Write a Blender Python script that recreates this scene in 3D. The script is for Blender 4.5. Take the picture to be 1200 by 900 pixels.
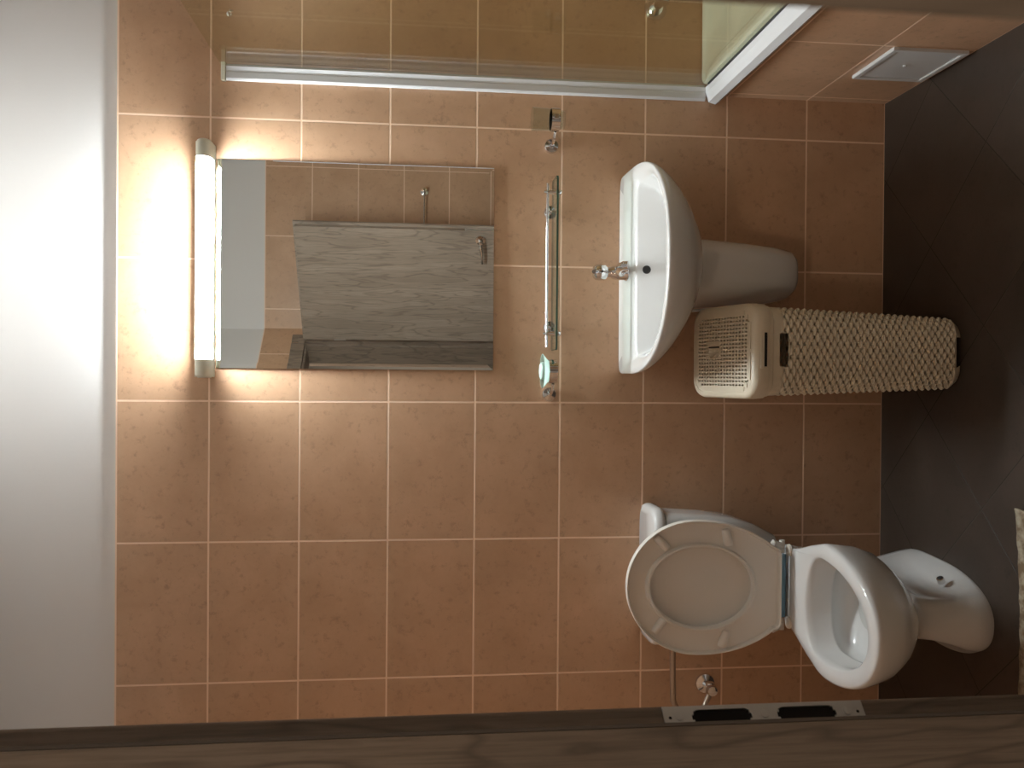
import bpy, bmesh, math, random
from mathutils import Vector, Matrix
random.seed(4)
PI = math.pi
for o in list(bpy.data.objects): bpy.data.objects.remove(o)
C = bpy.context.scene.collection
scn = bpy.context.scene

# ------------------------------------------------------------ camera, light, exposure
FPX, DIST, CX, CZ = 1008.38, 2.52228, 0.072828, 1.425165
PITCH, YAW, ROLL = 0.108308, -0.0074518, 0.0069675
fw = Vector((math.sin(YAW)*math.cos(PITCH), math.cos(YAW)*math.cos(PITCH), -math.sin(PITCH)))
rt = Vector((math.cos(YAW), -math.sin(YAW), 0)); up = rt.cross(fw)
rt2 = math.cos(ROLL)*rt + math.sin(ROLL)*up
up2 = -math.sin(ROLL)*rt + math.cos(ROLL)*up
cd = bpy.data.cameras.new('camera'); cam = bpy.data.objects.new('camera', cd); C.objects.link(cam)
m = Matrix.Identity(4)
for i, ax in enumerate((-up2, rt2, -fw)):          # the phone was held on its side: image right is down
    for k in range(3): m[k][i] = ax[k]
m.translation = Vector((CX, -DIST, CZ))
cam.matrix_world = m
cd.sensor_fit = 'HORIZONTAL'; cd.sensor_width = 4.8; cd.lens = 4.8*FPX/1200
cd.clip_start = 0.005
cd.dof.use_dof = True; cd.dof.focus_distance = 2.35; cd.dof.aperture_fstop = 2.4
scn.camera = cam
scn.view_settings.view_transform = 'Standard'; scn.view_settings.look = 'None'
scn.view_settings.gamma = 1; scn.view_settings.use_curve_mapping = False
EXPOSURE = 0.0
LAMP = 192.0
LAMP_COLOR = (0.90, 0.98, 1.0)
HALL_FILL = 13.0
scn.view_settings.exposure = EXPOSURE
world = bpy.data.worlds.new('world'); scn.world = world; world.use_nodes = True
bg = world.node_tree.nodes['Background']; bg.inputs[0].default_value = (1.0, 0.86, 0.72, 1); bg.inputs[1].default_value = 0.25
# warm fill light added unseen in the hallway to brighten the door frame
hl = bpy.data.lights.new('hall_fill_light', 'AREA'); hl.shape = 'DISK'; hl.size = 0.35; hl.energy = HALL_FILL; hl.color = (1.0, 0.84, 0.66)
hlo = bpy.data.objects.new('hall_fill_light', hl); C.objects.link(hlo); hlo.location = (-0.65, -3.05, 2.4)

# ------------------------------------------------------------ helpers
def tag(o, label=None, cat=None, group=None, kind=None):
    if label: o['label'] = label
    if cat: o['category'] = cat
    if group: o['group'] = group
    if kind: o['kind'] = kind
    return o
def empty(name, loc, rz=0):
    o = bpy.data.objects.new(name, None); C.objects.link(o); o.location = loc; o.rotation_euler = (0, 0, rz)
    o.empty_display_size = 0.05
    return o
def origin(p):
    v = Vector((0, 0, 0))
    while p is not None: v += Vector(p.location); p = p.parent
    return v
class MB:
    """collects shapes, then builds one mesh object"""
    def __init__(s): s.v = []; s.f = []
    def add(s, v, f):
        n = len(s.v); s.v += [tuple(p) for p in v]; s.f += [tuple(i+n for i in q) for q in f]; return s
    def box(s, x0, x1, y0, y1, z0, z1):
        v = [(x, y, z) for x in (x0, x1) for y in (y0, y1) for z in (z0, z1)]
        return s.add(v, [(0,1,3,2),(4,6,7,5),(0,4,5,1),(2,3,7,6),(0,2,6,4),(1,5,7,3)])
    def loft(s, rings, cap0=True, cap1=True, closed=False):
        n = len(rings[0]); v = [p for r in rings for p in r]; f = []
        R = len(rings)
        for i in range(R if closed else R-1):
            j = (i+1) % R
            for k in range(n):
                l = (k+1) % n; f.append((i*n+k, i*n+l, j*n+l, j*n+k))
        if not closed:
            if cap0: f.append(tuple(reversed(range(n))))
            if cap1: f.append(tuple((R-1)*n+k for k in range(n)))
        return s.add(v, f)
    def lathe(s, c, axis, prof, n=32, cap0=True, cap1=True):
        """prof: list of (radius, distance along axis) from point c"""
        a = Vector(axis).normalized(); b = a.orthogonal().normalized(); d = a.cross(b); c = Vector(c)
        rings = [[c + a*h + (b*math.cos(2*PI*k/n) + d*math.sin(2*PI*k/n))*r for k in range(n)] for r, h in prof]
        return s.loft(rings, cap0, cap1)
    def tube(s, pts, r, n=14, closed=False):
        pts = [Vector(p) for p in pts]; rings = []; N = len(pts)
        ref = None
        for i, p in enumerate(pts):
            if closed: t = pts[(i+1) % N] - pts[i-1]
            else: t = pts[min(i+1, N-1)] - pts[max(i-1, 0)]
            t.normalize()
            if ref is None: ref = t.orthogonal().normalized()
            ref = (ref - t*ref.dot(t)).normalized(); q = t.cross(ref)
            rr = r[i] if isinstance(r, (list, tuple)) else r
            rings.append([p + (ref*math.cos(2*PI*k/n) + q*math.sin(2*PI*k/n))*rr for k in range(n)])
        return s.loft(rings, True, True, closed)
    def extrude(s, poly, fn, a, b):
        """poly: list of 2-tuples; fn(p, h) -> 3D"""
        return s.loft([[fn(p, a) for p in poly], [fn(p, b) for p in poly]])
    def build(s, name, mat, parent=None, local=False, smooth=False, bevel=0, seg=2, sub=0, solid=0, angle=40):
        me = bpy.data.meshes.new(name)
        off = Vector((0, 0, 0)) if (local or parent is None) else origin(parent)
        me.from_pydata([tuple(Vector(p)-off) for p in s.v], [], s.f); me.update()
        bm = bmesh.new(); bm.from_mesh(me); bmesh.ops.recalc_face_normals(bm, faces=bm.faces); bm.to_mesh(me); bm.free()
        me.materials.append(mat)
        o = bpy.data.objects.new(name, me); C.objects.link(o)
        if parent is not None: o.parent = parent
        if smooth:
            me.polygons.foreach_set('use_smooth', [True]*len(me.polygons))
            try: me.set_sharp_from_angle(angle=math.radians(angle))
            except Exception: pass
        if solid:
            q = o.modifiers.new('solid', 'SOLIDIFY'); q.thickness = solid; q.offset = -1
        if sub:
            q = o.modifiers.new('sub', 'SUBSURF'); q.levels = sub; q.render_levels = sub
        if bevel:
            q = o.modifiers.new('bevel', 'BEVEL'); q.width = bevel; q.segments = seg; q.limit_method = 'ANGLE'; q.angle_limit = math.radians(35)
        return o
def sring(cx, y0, a, bf, bb, nf, nb, z, N=96, tilt=0.0, skew=0.0):
    """closed plan outline round (cx, y0): half-width a, front reach bf with exponent nf, back reach bb with exponent nb"""
    out = []
    for k in range(N):
        t = 2*PI*k/N; c, s_ = math.cos(t), math.sin(t)
        n = nf if s_ < 0 else nb; b = bf if s_ < 0 else bb
        x = a*math.copysign(abs(c)**(2/n), c); y = b*math.copysign(abs(s_)**(2/n), s_)
        out.append((cx+x, y0+y, z + tilt*(y0+y)))
    return out
def rrect(cx, cy, a, b, r, z, N=12):
    out = []
    for qx, qy, t0 in ((1, 1, 0), (-1, 1, PI/2), (-1, -1, PI), (1, -1, 1.5*PI)):
        for k in range(N+1):
            t = t0 + PI/2*k/N
            out.append((cx+qx*(a-r)+r*math.cos(t), cy+qy*(b-r)+r*math.sin(t), z))
    return out

# ------------------------------------------------------------ materials
def mat(name, color=(.8,.8,.8), rough=.5, metal=0.0, spec=.5, coat=0.0):
    m_ = bpy.data.materials.new(name); m_.use_nodes = True
    b = m_.node_tree.nodes['Principled BSDF']
    b.inputs['Base Color'].default_value = (*color, 1); b.inputs['Roughness'].default_value = rough
    b.inputs['Metallic'].default_value = metal; b.inputs['Specular IOR Level'].default_value = spec
    b.inputs['Coat Weight'].default_value = coat; b.inputs['Coat Roughness'].default_value = .05
    return m_
class NT:
    def __init__(s, m_): s.t = m_.node_tree; s.b = s.t.nodes['Principled BSDF']; s.c = s.t.nodes.new('ShaderNodeTexCoord').outputs['Object']
    def n(s, typ, **kw):
        q = s.t.nodes.new(typ)
        for k, v in kw.items(): setattr(q, k, v)
        return q
    def link(s, a, b): s.t.links.new(a, b)
    def math(s, op, a, b=None, c=None):
        q = s.n('ShaderNodeMath', operation=op)
        for i, x in enumerate((a, b, c)):
            if x is None: continue
            if isinstance(x, (int, float)): q.inputs[i].default_value = x
            else: s.link(x, q.inputs[i])
        return q.outputs[0]
    def dot(s, vec, d):
        q = s.n('ShaderNodeVectorMath', operation='DOT_PRODUCT'); s.link(vec, q.inputs[0]); q.inputs[1].default_value = d; return q.outputs['Value']
    def mix(s, fac, a, b, typ='MIX'):
        q = s.n('ShaderNodeMix', data_type='RGBA', blend_type=typ)
        for i, x in ((0, fac), (6, a), (7, b)):
            if isinstance(x, (int, float)): q.inputs[i].default_value = x
            elif isinstance(x, tuple): q.inputs[i].default_value = (*x, 1)
            else: s.link(x, q.inputs[i])
        return q.outputs[2]
    def ramp(s, fac, stops):
        q = s.n('ShaderNodeValToRGB'); s.link(fac, q.inputs[0]); e = q.color_ramp.elements
        while len(e) < len(stops): e.new(.5)
        for i, (p, c) in enumerate(stops): e[i].position = p; e[i].color = (*c, 1) if isinstance(c, tuple) else (c, c, c, 1)
        return q.outputs[0]
    def noise(s, vec, scale, detail=4, rough=.6, dist=0.0):
        q = s.n('ShaderNodeTexNoise'); s.link(vec, q.inputs['Vector']); q.inputs['Scale'].default_value = scale
        q.inputs['Detail'].default_value = detail; q.inputs['Roughness'].default_value = rough; q.inputs['Distortion'].default_value = dist
        return q.outputs['Fac']
    def bump(s, h, strength=.3, dist=.001):
        q = s.n('ShaderNodeBump'); q.inputs['Strength'].default_value = strength; q.inputs['Distance'].default_value = dist
        s.link(h, q.inputs['Height']); s.link(q.outputs[0], s.b.inputs['Normal'])
def tile_mat(name, axis_a, axis_b, size_a, size_b, off_a, off_b, base, dark, grout, gw=.0025, rough=.42, specks=True):
    m_ = mat(name); T = NT(m_)
    a = T.dot(T.c, axis_a); b = T.dot(T.c, axis_b)
    ua = T.math('DIVIDE', T.math('SUBTRACT', a, off_a), size_a); ub = T.math('DIVIDE', T.math('SUBTRACT', b, off_b), size_b)
    def edge(u, size):
        f = T.math('FRACT', u); d = T.math('MINIMUM', f, T.math('SUBTRACT', 1.0, f)); return T.math('MULTIPLY', d, size)
    d = T.math('MINIMUM', edge(ua, size_a), edge(ub, size_b))
    g = T.math('SUBTRACT', 1.0, T.n('ShaderNodeMapRange').outputs[0]) if False else None
    mr = T.n('ShaderNodeMapRange', interpolation_type='SMOOTHSTEP'); T.link(d, mr.inputs[0]); mr.inputs[1].default_value = gw-.0007; mr.inputs[2].default_value = gw+.0007
    tile = mr.outputs[0]
    cell = T.n('ShaderNodeCombineXYZ'); T.link(T.math('FLOOR', ua), cell.inputs[0]); T.link(T.math('FLOOR', ub), cell.inputs[1])
    wn = T.n('ShaderNodeTexWhiteNoise', noise_dimensions='3D'); T.link(cell.outputs[0], wn.inputs['Vector'])
    off = T.n('ShaderNodeVectorMath', operation='MULTIPLY_ADD'); T.link(wn.outputs['Color'], off.inputs[0]); off.inputs[1].default_value = (7, 7, 7); T.link(T.c, off.inputs[2])
    n1 = T.noise(off.outputs[0], 5.5, 6, .62, .3)
    n2 = T.noise(off.outputs[0], 90, 3, .7)
    col = T.mix(T.ramp(n1, [(.30, 0.0), (.72, 1.0)]), dark, base)
    if specks:
        n3 = T.noise(off.outputs[0], 42, 5, .75)
        col = T.mix(T.ramp(n3, [(.30, .62), (.45, 0.0)]), col, tuple(c*.62 for c in dark))
    col = T.mix(T.math('MULTIPLY', T.ramp(n2, [(.3, 0.0), (.7, 1.0)]), .16), col, tuple(c*.7 for c in base))
    col = T.mix(T.math('MULTIPLY', wn.outputs['Value'], .10), col, tuple(c*.72 for c in base))
    T.link(T.mix(tile, grout, col), T.b.inputs['Base Color'])
    T.link(T.math('ADD', T.math('MULTIPLY', T.math('SUBTRACT', 1.0, tile), .35), T.math('ADD', rough-.06, T.math('MULTIPLY', n2, .12))), T.b.inputs['Roughness'])
    T.bump(T.math('ADD', tile, T.math('MULTIPLY', n2, .10)), .35, .0012)
    return m_
BT, BD, BG = (.665, .415, .262), (.54, .328, .196), (.92, .68, .50)
TW, TH = .402, .252
tile_back = tile_mat('beige_wall_tile', (1,0,0), (0,0,1), TW, TH, 0.0, 0.0, BT, BD, BG)
tile_front = tile_mat('beige_front_wall_tile', (1,0,0), (0,0,1), TW, TH, .056, 0.0, BT, BD, BG)
tile_side = tile_mat('beige_side_wall_tile', (0,1,0), (0,0,1), TW, TH, -.035, 0.0, BT, BD, BG)
tile_diag = tile_mat('beige_door_wall_tile', (1,0,0), (0,0,1), TW, TH, .08, 0.0, BT, BD, BG)
tile_floor = tile_mat('dark_brown_floor_tile', (.70711,-.70711,0), (.70711,.70711,0), .3295, .3295, .228/1.41421, .20/1.41421, (.068,.049,.038), (.043,.031,.023), (.026,.019,.014), gw=.0014, rough=.38)
paint = mat('white_wall_paint', (.76,.73,.71), .85); T = NT(paint); T.bump(T.noise(T.c, 180, 3), .15, .0006)
paint_c = mat('white_ceiling_paint', (.60,.58,.56), .9); T = NT(paint_c); T.bump(T.noise(T.c, 120, 3), .1, .0006)
ceramic = mat('white_glazed_ceramic', (.70,.695,.685), .10, coat=.4); T = NT(ceramic); T.bump(T.noise(T.c, 9, 2), .04, .002)
seatm = mat('white_seat_plastic', (.80,.76,.70), .30); T = NT(seatm); T.bump(T.noise(T.c, 60, 2), .03, .0005)
def chrome_mat(name, col=(.78,.78,.79), r=.07):
    m_ = mat(name, col, r, 1.0); T = NT(m_); T.link(T.math('ADD', r*.7, T.math('MULTIPLY', T.noise(T.c, 40, 3), r*.8)), T.b.inputs['Roughness']); return m_
chrome = chrome_mat('polished_chrome')
steel = chrome_mat('brushed_steel', (.74,.75,.74), .42)
bronze = chrome_mat('braided_hose_metal', (.50,.42,.35), .35)
alu = mat('white_enamelled_aluminium', (.70,.70,.71), .28); T = NT(alu); T.bump(T.noise(T.c, 50, 2), .03, .0005)
whiteplastic = mat('white_plastic', (.66,.66,.66), .35); T = NT(whiteplastic); T.bump(T.noise(T.c, 60, 2), .03, .0005)
creamcap = mat('cream_lamp_end_plastic', (.80,.79,.66), .4); T = NT(creamcap); T.bump(T.noise(T.c, 60, 2), .03, .0005)
tray_m = mat('white_acrylic', (.80,.79,.74), .2); T = NT(tray_m); T.bump(T.noise(T.c, 20, 2), .03, .001)
wicker = mat('cream_moulded_plastic', (.72,.64,.50), .38); T = NT(wicker); T.bump(T.noise(T.c, 90, 2), .05, .0005)
blue = mat('bluish_light_color', (.20,.38,.52), .25); T = NT(blue); T.bump(T.noise(T.c, 60, 2), .03, .0005)  # bluish lamp light on the toilet ledge, put into the color
seal_m = mat('brown_seal', (.13,.105,.085), .6); T = NT(seal_m); T.bump(T.noise(T.c, 60, 2), .1, .0005)
dark = mat('dark_cavity', (.012,.010,.009), .9); T = NT(dark); T.bump(T.noise(T.c, 60, 2), .1, .0005)
rubber = mat('dark_rubber', (.03,.03,.03), .6); T = NT(rubber); T.bump(T.noise(T.c, 60, 2), .1, .0005)
def wood_mat(name, light, darkc, sx, sy):
    m_ = mat(name, rough=.45); T = NT(m_)
    mp = T.n('ShaderNodeMapping'); T.link(T.c, mp.inputs[0]); mp.inputs['Scale'].default_value = (sx, sy, 1.15)
    ob = T.noise(mp.outputs[0], 1.6, 3, .5, .25)
    rings = T.math('FRACT', T.math('MULTIPLY', ob, 9.0))
    ridge = T.math('ABSOLUTE', T.math('SUBTRACT', T.math('MULTIPLY', rings, 2.0), 1.0))
    mp2 = T.n('ShaderNodeMapping'); T.link(T.c, mp2.inputs[0]); mp2.inputs['Scale'].default_value = (sx*14, sy*14, 3.2)
    fine = T.noise(mp2.outputs[0], 3.0, 5, .7)
    col = T.mix(T.ramp(ob, [(.3, 0.0), (.7, 1.0)]), darkc, light)
    col = T.mix(T.math('MULTIPLY', T.ramp(ridge, [(.66, 0.0), (1.0, 1.0)]), .60), col, tuple(c*.5 for c in darkc))
    col = T.mix(T.math('MULTIPLY', T.ramp(fine, [(.42, 0.0), (.62, 1.0)]), .45), col, tuple(c*.62 for c in darkc))
    T.link(col, T.b.inputs['Base Color']); T.bump(fine, .25, .0006)
    return m_
wood = wood_mat('grey_brown_oak_foil', (.47,.375,.30), (.33,.26,.205), 9.0, 9.0)
wood_d = wood_mat('grey_brown_oak_door_frame', (.37,.285,.22), (.23,.175,.132), 6.0, 6.0)
wood_l = wood_mat('light_oak_moulding', (.70,.53,.42), (.60,.45,.35), 6.0, 6.0)
mirror_m = bpy.data.materials.new('silvered_mirror_glass'); mirror_m.use_nodes = True
mirror_m.node_tree.nodes.clear()
_g = mirror_m.node_tree.nodes.new('ShaderNodeBsdfGlossy'); _g.inputs['Color'].default_value = (.90,.93,.90,1); _g.inputs['Roughness'].default_value = 0.0
_o = mirror_m.node_tree.nodes.new('ShaderNodeOutputMaterial'); mirror_m.node_tree.links.new(_g.outputs[0], _o.inputs[0])
def glass_mat(name, tint, refl=1.0, ior=1.5, haze=0.0):
    m_ = bpy.data.materials.new(name); m_.use_nodes = True; t = m_.node_tree; t.nodes.clear()
    tr = t.nodes.new('ShaderNodeBsdfTransparent'); tr.inputs[0].default_value = (*tint, 1)
    gl = t.nodes.new('ShaderNodeBsdfGlossy'); gl.inputs['Roughness'].default_value = .01; gl.inputs[0].default_value = (refl, refl, refl, 1)
    fr = t.nodes.new('ShaderNodeFresnel'); ge = t.nodes.new('ShaderNodeNewGeometry'); mi = t.nodes.new('ShaderNodeMapRange')
    t.links.new(ge.outputs['Backfacing'], mi.inputs[0]); mi.inputs[3].default_value = ior; mi.inputs[4].default_value = 1/ior; t.links.new(mi.outputs[0], fr.inputs[0])
    mx = t.nodes.new('ShaderNodeMixShader'); t.links.new(fr.outputs[0], mx.inputs[0]); t.links.new(tr.outputs[0], mx.inputs[1]); t.links.new(gl.outputs[0], mx.inputs[2])
    last = mx.outputs[0]
    if haze:
        df = t.nodes.new('ShaderNodeBsdfTranslucent'); df.inputs[0].default_value = (.8,.9,.85,1)
        m2 = t.nodes.new('ShaderNodeMixShader'); m2.inputs[0].default_value = haze; t.links.new(last, m2.inputs[1]); t.links.new(df.outputs[0], m2.inputs[2]); last = m2.outputs[0]
    o = t.nodes.new('ShaderNodeOutputMaterial'); t.links.new(last, o.inputs[0])
    return m_
glass_sh = glass_mat('clear_shower_glass', (.93,.94,.86), ior=1.33)
glass_edge = glass_mat('green_shelf_glass', (.90,.955,.93), haze=.02)
glass_rim = glass_mat('dark_green_glass_edge', (.16,.34,.26), haze=.12)
glass_cup = glass_mat('clear_tumbler_glass', (.93,.95,.93), ior=1.28)
glass_soap = glass_mat('frosted_green_glass', (.72,.90,.85), haze=.55)
lamp_m = bpy.data.materials.new('glowing_lamp_diffuser'); lamp_m.use_nodes = True
_b = lamp_m.node_tree.nodes['Principled BSDF']; _b.inputs['Base Color'].default_value = (.8,.8,.8,1)
_b.inputs['Emission Color'].default_value = (*LAMP_COLOR, 1); _b.inputs['Emission Strength'].default_value = LAMP

# ------------------------------------------------------------ room shell
XL, XR, YF, ZC, ZT = -1.16, 1.78, -2.35, 2.60, 2.27
U0, UD = Vector((.27, -2.24, 0)), math.radians(135)      # door wall: local x runs along it, local y goes out to the hallway
def struct(name, mb, m_, **kw): return tag(mb.build(name, m_, **kw), kind='structure')
struct('wall_back', MB().box(XL-.1, XR+.1, .013, .12, 0, ZC), paint)
struct('wall_back_tiles', MB().box(XL, XR, 0, .013, 0, ZT), tile_back)
struct('wall_right', MB().box(XR, XR+.1, YF-.1, .013, 0, ZC), paint)
struct('wall_right_tiles', MB().box(XR-.012, XR, YF+.012, 0, 0, ZT), tile_side)
YLD = -1.97 - XL   # where the door wall meets the left wall
struct('wall_left', MB().box(XL-.1, XL, YLD-.05, .013, 0, ZC), paint)
struct('wall_left_tiles', MB().box(XL, XL+.012, YLD+.02, 0, 0, ZT), tile_side)
struct('wall_front', MB().box(.33, XR, YF-.1, YF, 0, ZC), paint)
struct('wall_front_tiles', MB().box(.351, XR-.012, YF, YF+.012, 0, ZT), tile_front)
struct('ceiling', MB().box(XL-.1, XR+.1, -2.46, .12, ZC, ZC+.08), paint_c)
struct('floor', MB().box(-2.4, XR+.3, -4.4, .12, -.08, 0), tile_floor)
def diag(name, mb, m_, **kw):
    o = struct(name, mb, m_, **kw); o.location = U0; o.rotation_euler = (0, 0, UD); return o
UE = (1.43*1.41421)   # far end of the door wall
def openwall(n0, n1, z1):
    q = MB(); q.box(-.155, -.047, n0, n1, 0, z1); q.box(.753, UE-.01, n0, n1, 0, z1); q.box(-.047, .753, n0, n1, 2.075, z1); return q
w_ = diag('wall_door', openwall(.024, .165, ZC), paint)
diag('wall_door_tiles', openwall(.012, .024, ZT), tile_diag)

# the hallway the picture is taken from
struct('wall_hallway_back', MB().box(-2.4, 1.3, -4.5, -4.4, 0, ZC), paint)
struct('wall_hallway_right', MB().box(.62, .72, -4.4, -2.46, 0, ZC), paint)
struct('wall_hallway_left', MB().box(-2.4, -2.3, -4.4, .12, 0, ZC), paint)
struct('wall_hallway_end', MB().box(-2.3, XL-.1, .02, .12, 0, ZC), paint)
struct('ceiling_hallway', MB().box(-2.4, XR+.1, -4.5, -2.461, ZC, ZC+.08).box(-2.4, XL-.1, -2.461, .12, ZC, ZC+.08), paint_c)
# door frame (stays with the wall)
def jamb(mb, a, s_):   # a: jamb face, s_: +1 grows towards larger u
    p = [(a, 0), (a, .024), (a-s_*.012, .024), (a-s_*.012, .18), (a+s_*.036, .18), (a+s_*.036, 0)]
    mb.extrude(p, lambda q, h: (q[0], q[1], h), 0, 2.075)
fr = empty('door_frame', U0, UD)
tag(fr, 'grey-brown oak door frame around the bathroom doorway with a steel strike plate', 'door frame')
q = MB(); jamb(q, .715, 1); q.build('jamb', wood_d, fr, local=True, bevel=.0012)
q = MB(); jamb(q, -.0115, -1); q.build('jamb', wood_d, fr, local=True, bevel=.0012)
q = MB(); q.extrude([(0, 2.04), (.024, 2.04), (.024, 2.028), (.18, 2.028), (.18, 2.075), (0, 2.075)], lambda q_, h: (h, q_[0], q_[1]), -.0115, .715)
q.build('head', wood_d, fr, local=True, bevel=.0012)
for a, b, n0, n1, nm in ((.715, .785, .001, .0115, 'casing'), (-.066, -.0115, .001, .0115, 'casing'), (.715, .785, .166, .18, 'casing'), (-.066, -.0115, .166, .18, 'casing')):
    MB().box(a, b, n0, n1, 0, 2.04 if False else 2.11).build('casing', wood_d, fr, local=True, bevel=.002)
q = MB(); q.extrude([(-.0118, .1805), (-.0335, .234), (-.080, .234), (-.090, .1805)], lambda p, h: (p[0], p[1], h), 0, 2.11); q.build('outer_moulding', wood_l, fr, local=True, bevel=.001)
for n0, n1 in ((.0005, .011), (.1665, .18)):
    MB().box(.0002, .7148, n0, n1, 2.0405, 2.11).build('head_casing', wood_d, fr, local=True, bevel=.002)
# rubber seal in the rebate corner
MB().box(.7035, .7075, .0205, .0238, 0, 2.03).build('door_seal', seal_m, fr, local=True)
# strike plate with two rounded slots, standing just proud of the rebate face
def strike(parent):
    z0, z1 = 1.000, 1.196; n0, n1 = .0015, .0232
    bm_ = MB()
    N = 8
    def slot(zc, hl, w):
        out = []
        for k in range(2*N+2):
            t = (-PI/2 + PI*k/N) if k <= N else (PI/2 + PI*(k-N-1)/N)
            s_ = 1 if k <= N else -1
            out.append((zc + s_*(hl-w) + w*math.cos(t), w*math.sin(t)))
        return out
    nc = (n0+n1)/2
    cuts = [(1.057, .029, .0070), (1.140, .029, .0070)]
    # plate built as strips around the slots
    zs = [z0]
    faces_z = []
    zseg = []
    for zc, hl, w in cuts:
        K = 14
        for k in range(K+1):
            t = PI*k/K; zseg.append((zc - hl*math.cos(t)*1.0, None, zc, hl, w))
    prev = z0
    def half(z, zc, hl, w):
        d = abs(z-zc); fl = hl-w
        if d <= fl: return w
        return math.sqrt(max(0, w*w-(d-fl)**2))
    for ci, (zc, hl, w) in enumerate(cuts):
        bm_.box(.7128, .7150, n0, n1, prev, zc-hl)
        K = 28; zz = [zc-hl+2*hl*k/K for k in range(K+1)]
        for a, b in zip(zz[:-1], zz[1:]):
            h = (half(a, zc, hl, w)+half(b, zc, hl, w))/2
            bm_.box(.7128, .7150, n0, nc-h, a, b); bm_.box(.7128, .7150, nc+h, n1, a, b)
        prev = zc+hl
    bm_.box(.7128, .7150, n0, n1, prev, z1)
    p = bm_.build('strike_plate', steel, parent, local=True)
    for zc, hl, w in cuts: MB().box(.7147, .7152, nc-w-.0004, nc+w+.0004, zc-hl, zc+hl).build('latch_slot', dark, p, local=True)
    for z in (1.0165, 1.0985, 1.181):
        MB().lathe((.7129, nc-.001, z), (-1, 0, 0), [(.0042, 0), (.0038, .0009), (.0012, .0012)], 16).build('screw', steel, p, local=True, smooth=True)
    for z in (1.0065, 1.190):
        MB().lathe((.7129, nc, z), (-1, 0, 0), [(.0015, 0), (.0015, .0002)], 12).build('screw_hole', dark, p, local=True)
strike(fr)

# door leaf, standing open into the room
dl = empty('door_leaf', U0 + Vector((.012, .012, 0)), math.radians(37.6))
tag(dl, 'grey-brown oak door standing open, seen in the mirror with its lever handle', 'door')
MB().box(.012, .708, -.016, 0, .008, 2.045).build('overlap_panel', wood, dl, local=True, bevel=.001)
MB().box(.024, .695, .0002, .025, .008, 2.034).build('leaf_panel', wood, dl, local=True, bevel=.001)
MB().box(.6951, .6958, .004, .024, .96, 1.20).build('lock_faceplate', steel, dl, local=True)
hd = MB(); hd.lathe((.645, .0252, 1.12), (0, 1, 0), [(.025, 0), (.025, .006), (.011, .009), (.009, .045), (.004, .047)], 28)
hb = hd.build('rosette', chrome, dl, local=True, smooth=True)
MB().tube([(.645, .062, 1.12), (.628, .066, 1.119), (.60, .067, 1.115), (.56, .066, 1.110), (.53, .062, 1.108)], [.009, .0095, .008, .007, .006]).build('lever', chrome, hb, local=True, smooth=True)
MB().lathe((.645, .0252, 1.02), (0, 1, 0), [(.020, 0), (.020, .005), (.006, .006)], 24).build('keyhole_rosette', chrome, dl, local=True, smooth=True)
for z in (.25, 1.85):
    MB().tube([(.006, -.006, z-.03), (.006, -.006, z+.03)], .006).build('hinge', steel, dl, local=True, smooth=True)

# ------------------------------------------------------------ shower platform
PX, PZ, PY = .926, .530, -.90
plinth = struct('trim_1', MB().box(PX, XR-.012, PY, 0, 0, PZ), tile_side)
tag(plinth, 'raised platform tiled in beige under the shower', kind='structure')
h = empty('access_hatch', (PX, -.33, .12)); tag(h, 'white plastic access hatch in the tiled side of the shower platform', 'access hatch')
q = MB(); y0, y1, z0, z1 = -.437, -.222, .018, .224
for b in ((y0, y1, z0, z0+.014), (y0, y1, z1-.014, z1), (y0, y0+.014, z0+.014, z1-.014), (y1-.014, y1, z0+.014, z1-.014)):
    q.box(PX-.010, PX, *b)
q.build('frame', whiteplastic, h, bevel=.0015)
q = MB().box(PX-.006, PX, y0+.0145, y1-.0145, z0+.0145, z1-.0145).build('door_panel', whiteplastic, h, bevel=.0015)
MB().lathe((PX-.006, (y0+y1)/2, (z0+z1)/2+.01), (-1, 0, 0), [(.006, 0), (.005, .003), (.002, .004)], 20).build('latch', whiteplastic, q, smooth=True) if False else MB().lathe((PX-.006, (y0+y1)/2, (z0+z1)/2+.01), (-1, 0, 0), [(.006, 0), (.005, .003), (.002, .004)], 20).build('latch', whiteplastic, h, smooth=True)

t = empty('shower_tray', (1.35, -.45, PZ)); tag(t, 'white acrylic shower tray on top of the tiled platform', 'shower tray')
cx, cy, a, b = (PX+.03+XR-.013)/2, -.45, (XR-.013-PX-.03)/2, .448
rings = [rrect(cx, cy, a, b, .02, PZ), rrect(cx, cy, a, b, .02, PZ+.050), rrect(cx, cy, a-.004, b-.004, .02, PZ+.055),
         rrect(cx, cy, a-.035, b-.035, .05, PZ+.055), rrect(cx, cy, a-.05, b-.05, .10, PZ+.045), rrect(cx, cy, a-.085, b-.085, .12, PZ+.018), rrect(cx, cy, a-.14, b-.14, .14, PZ+.013)]
MB().loft(rings).build('basin', tray_m, t, smooth=True)
MB().lathe((1.16, -.25, PZ+.0131), (0, 0, 1), [(.055, 0), (.055, .003), (.045, .006), (.01, .007)], 32).build('drain_cover', chrome, t, smooth=True)

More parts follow.
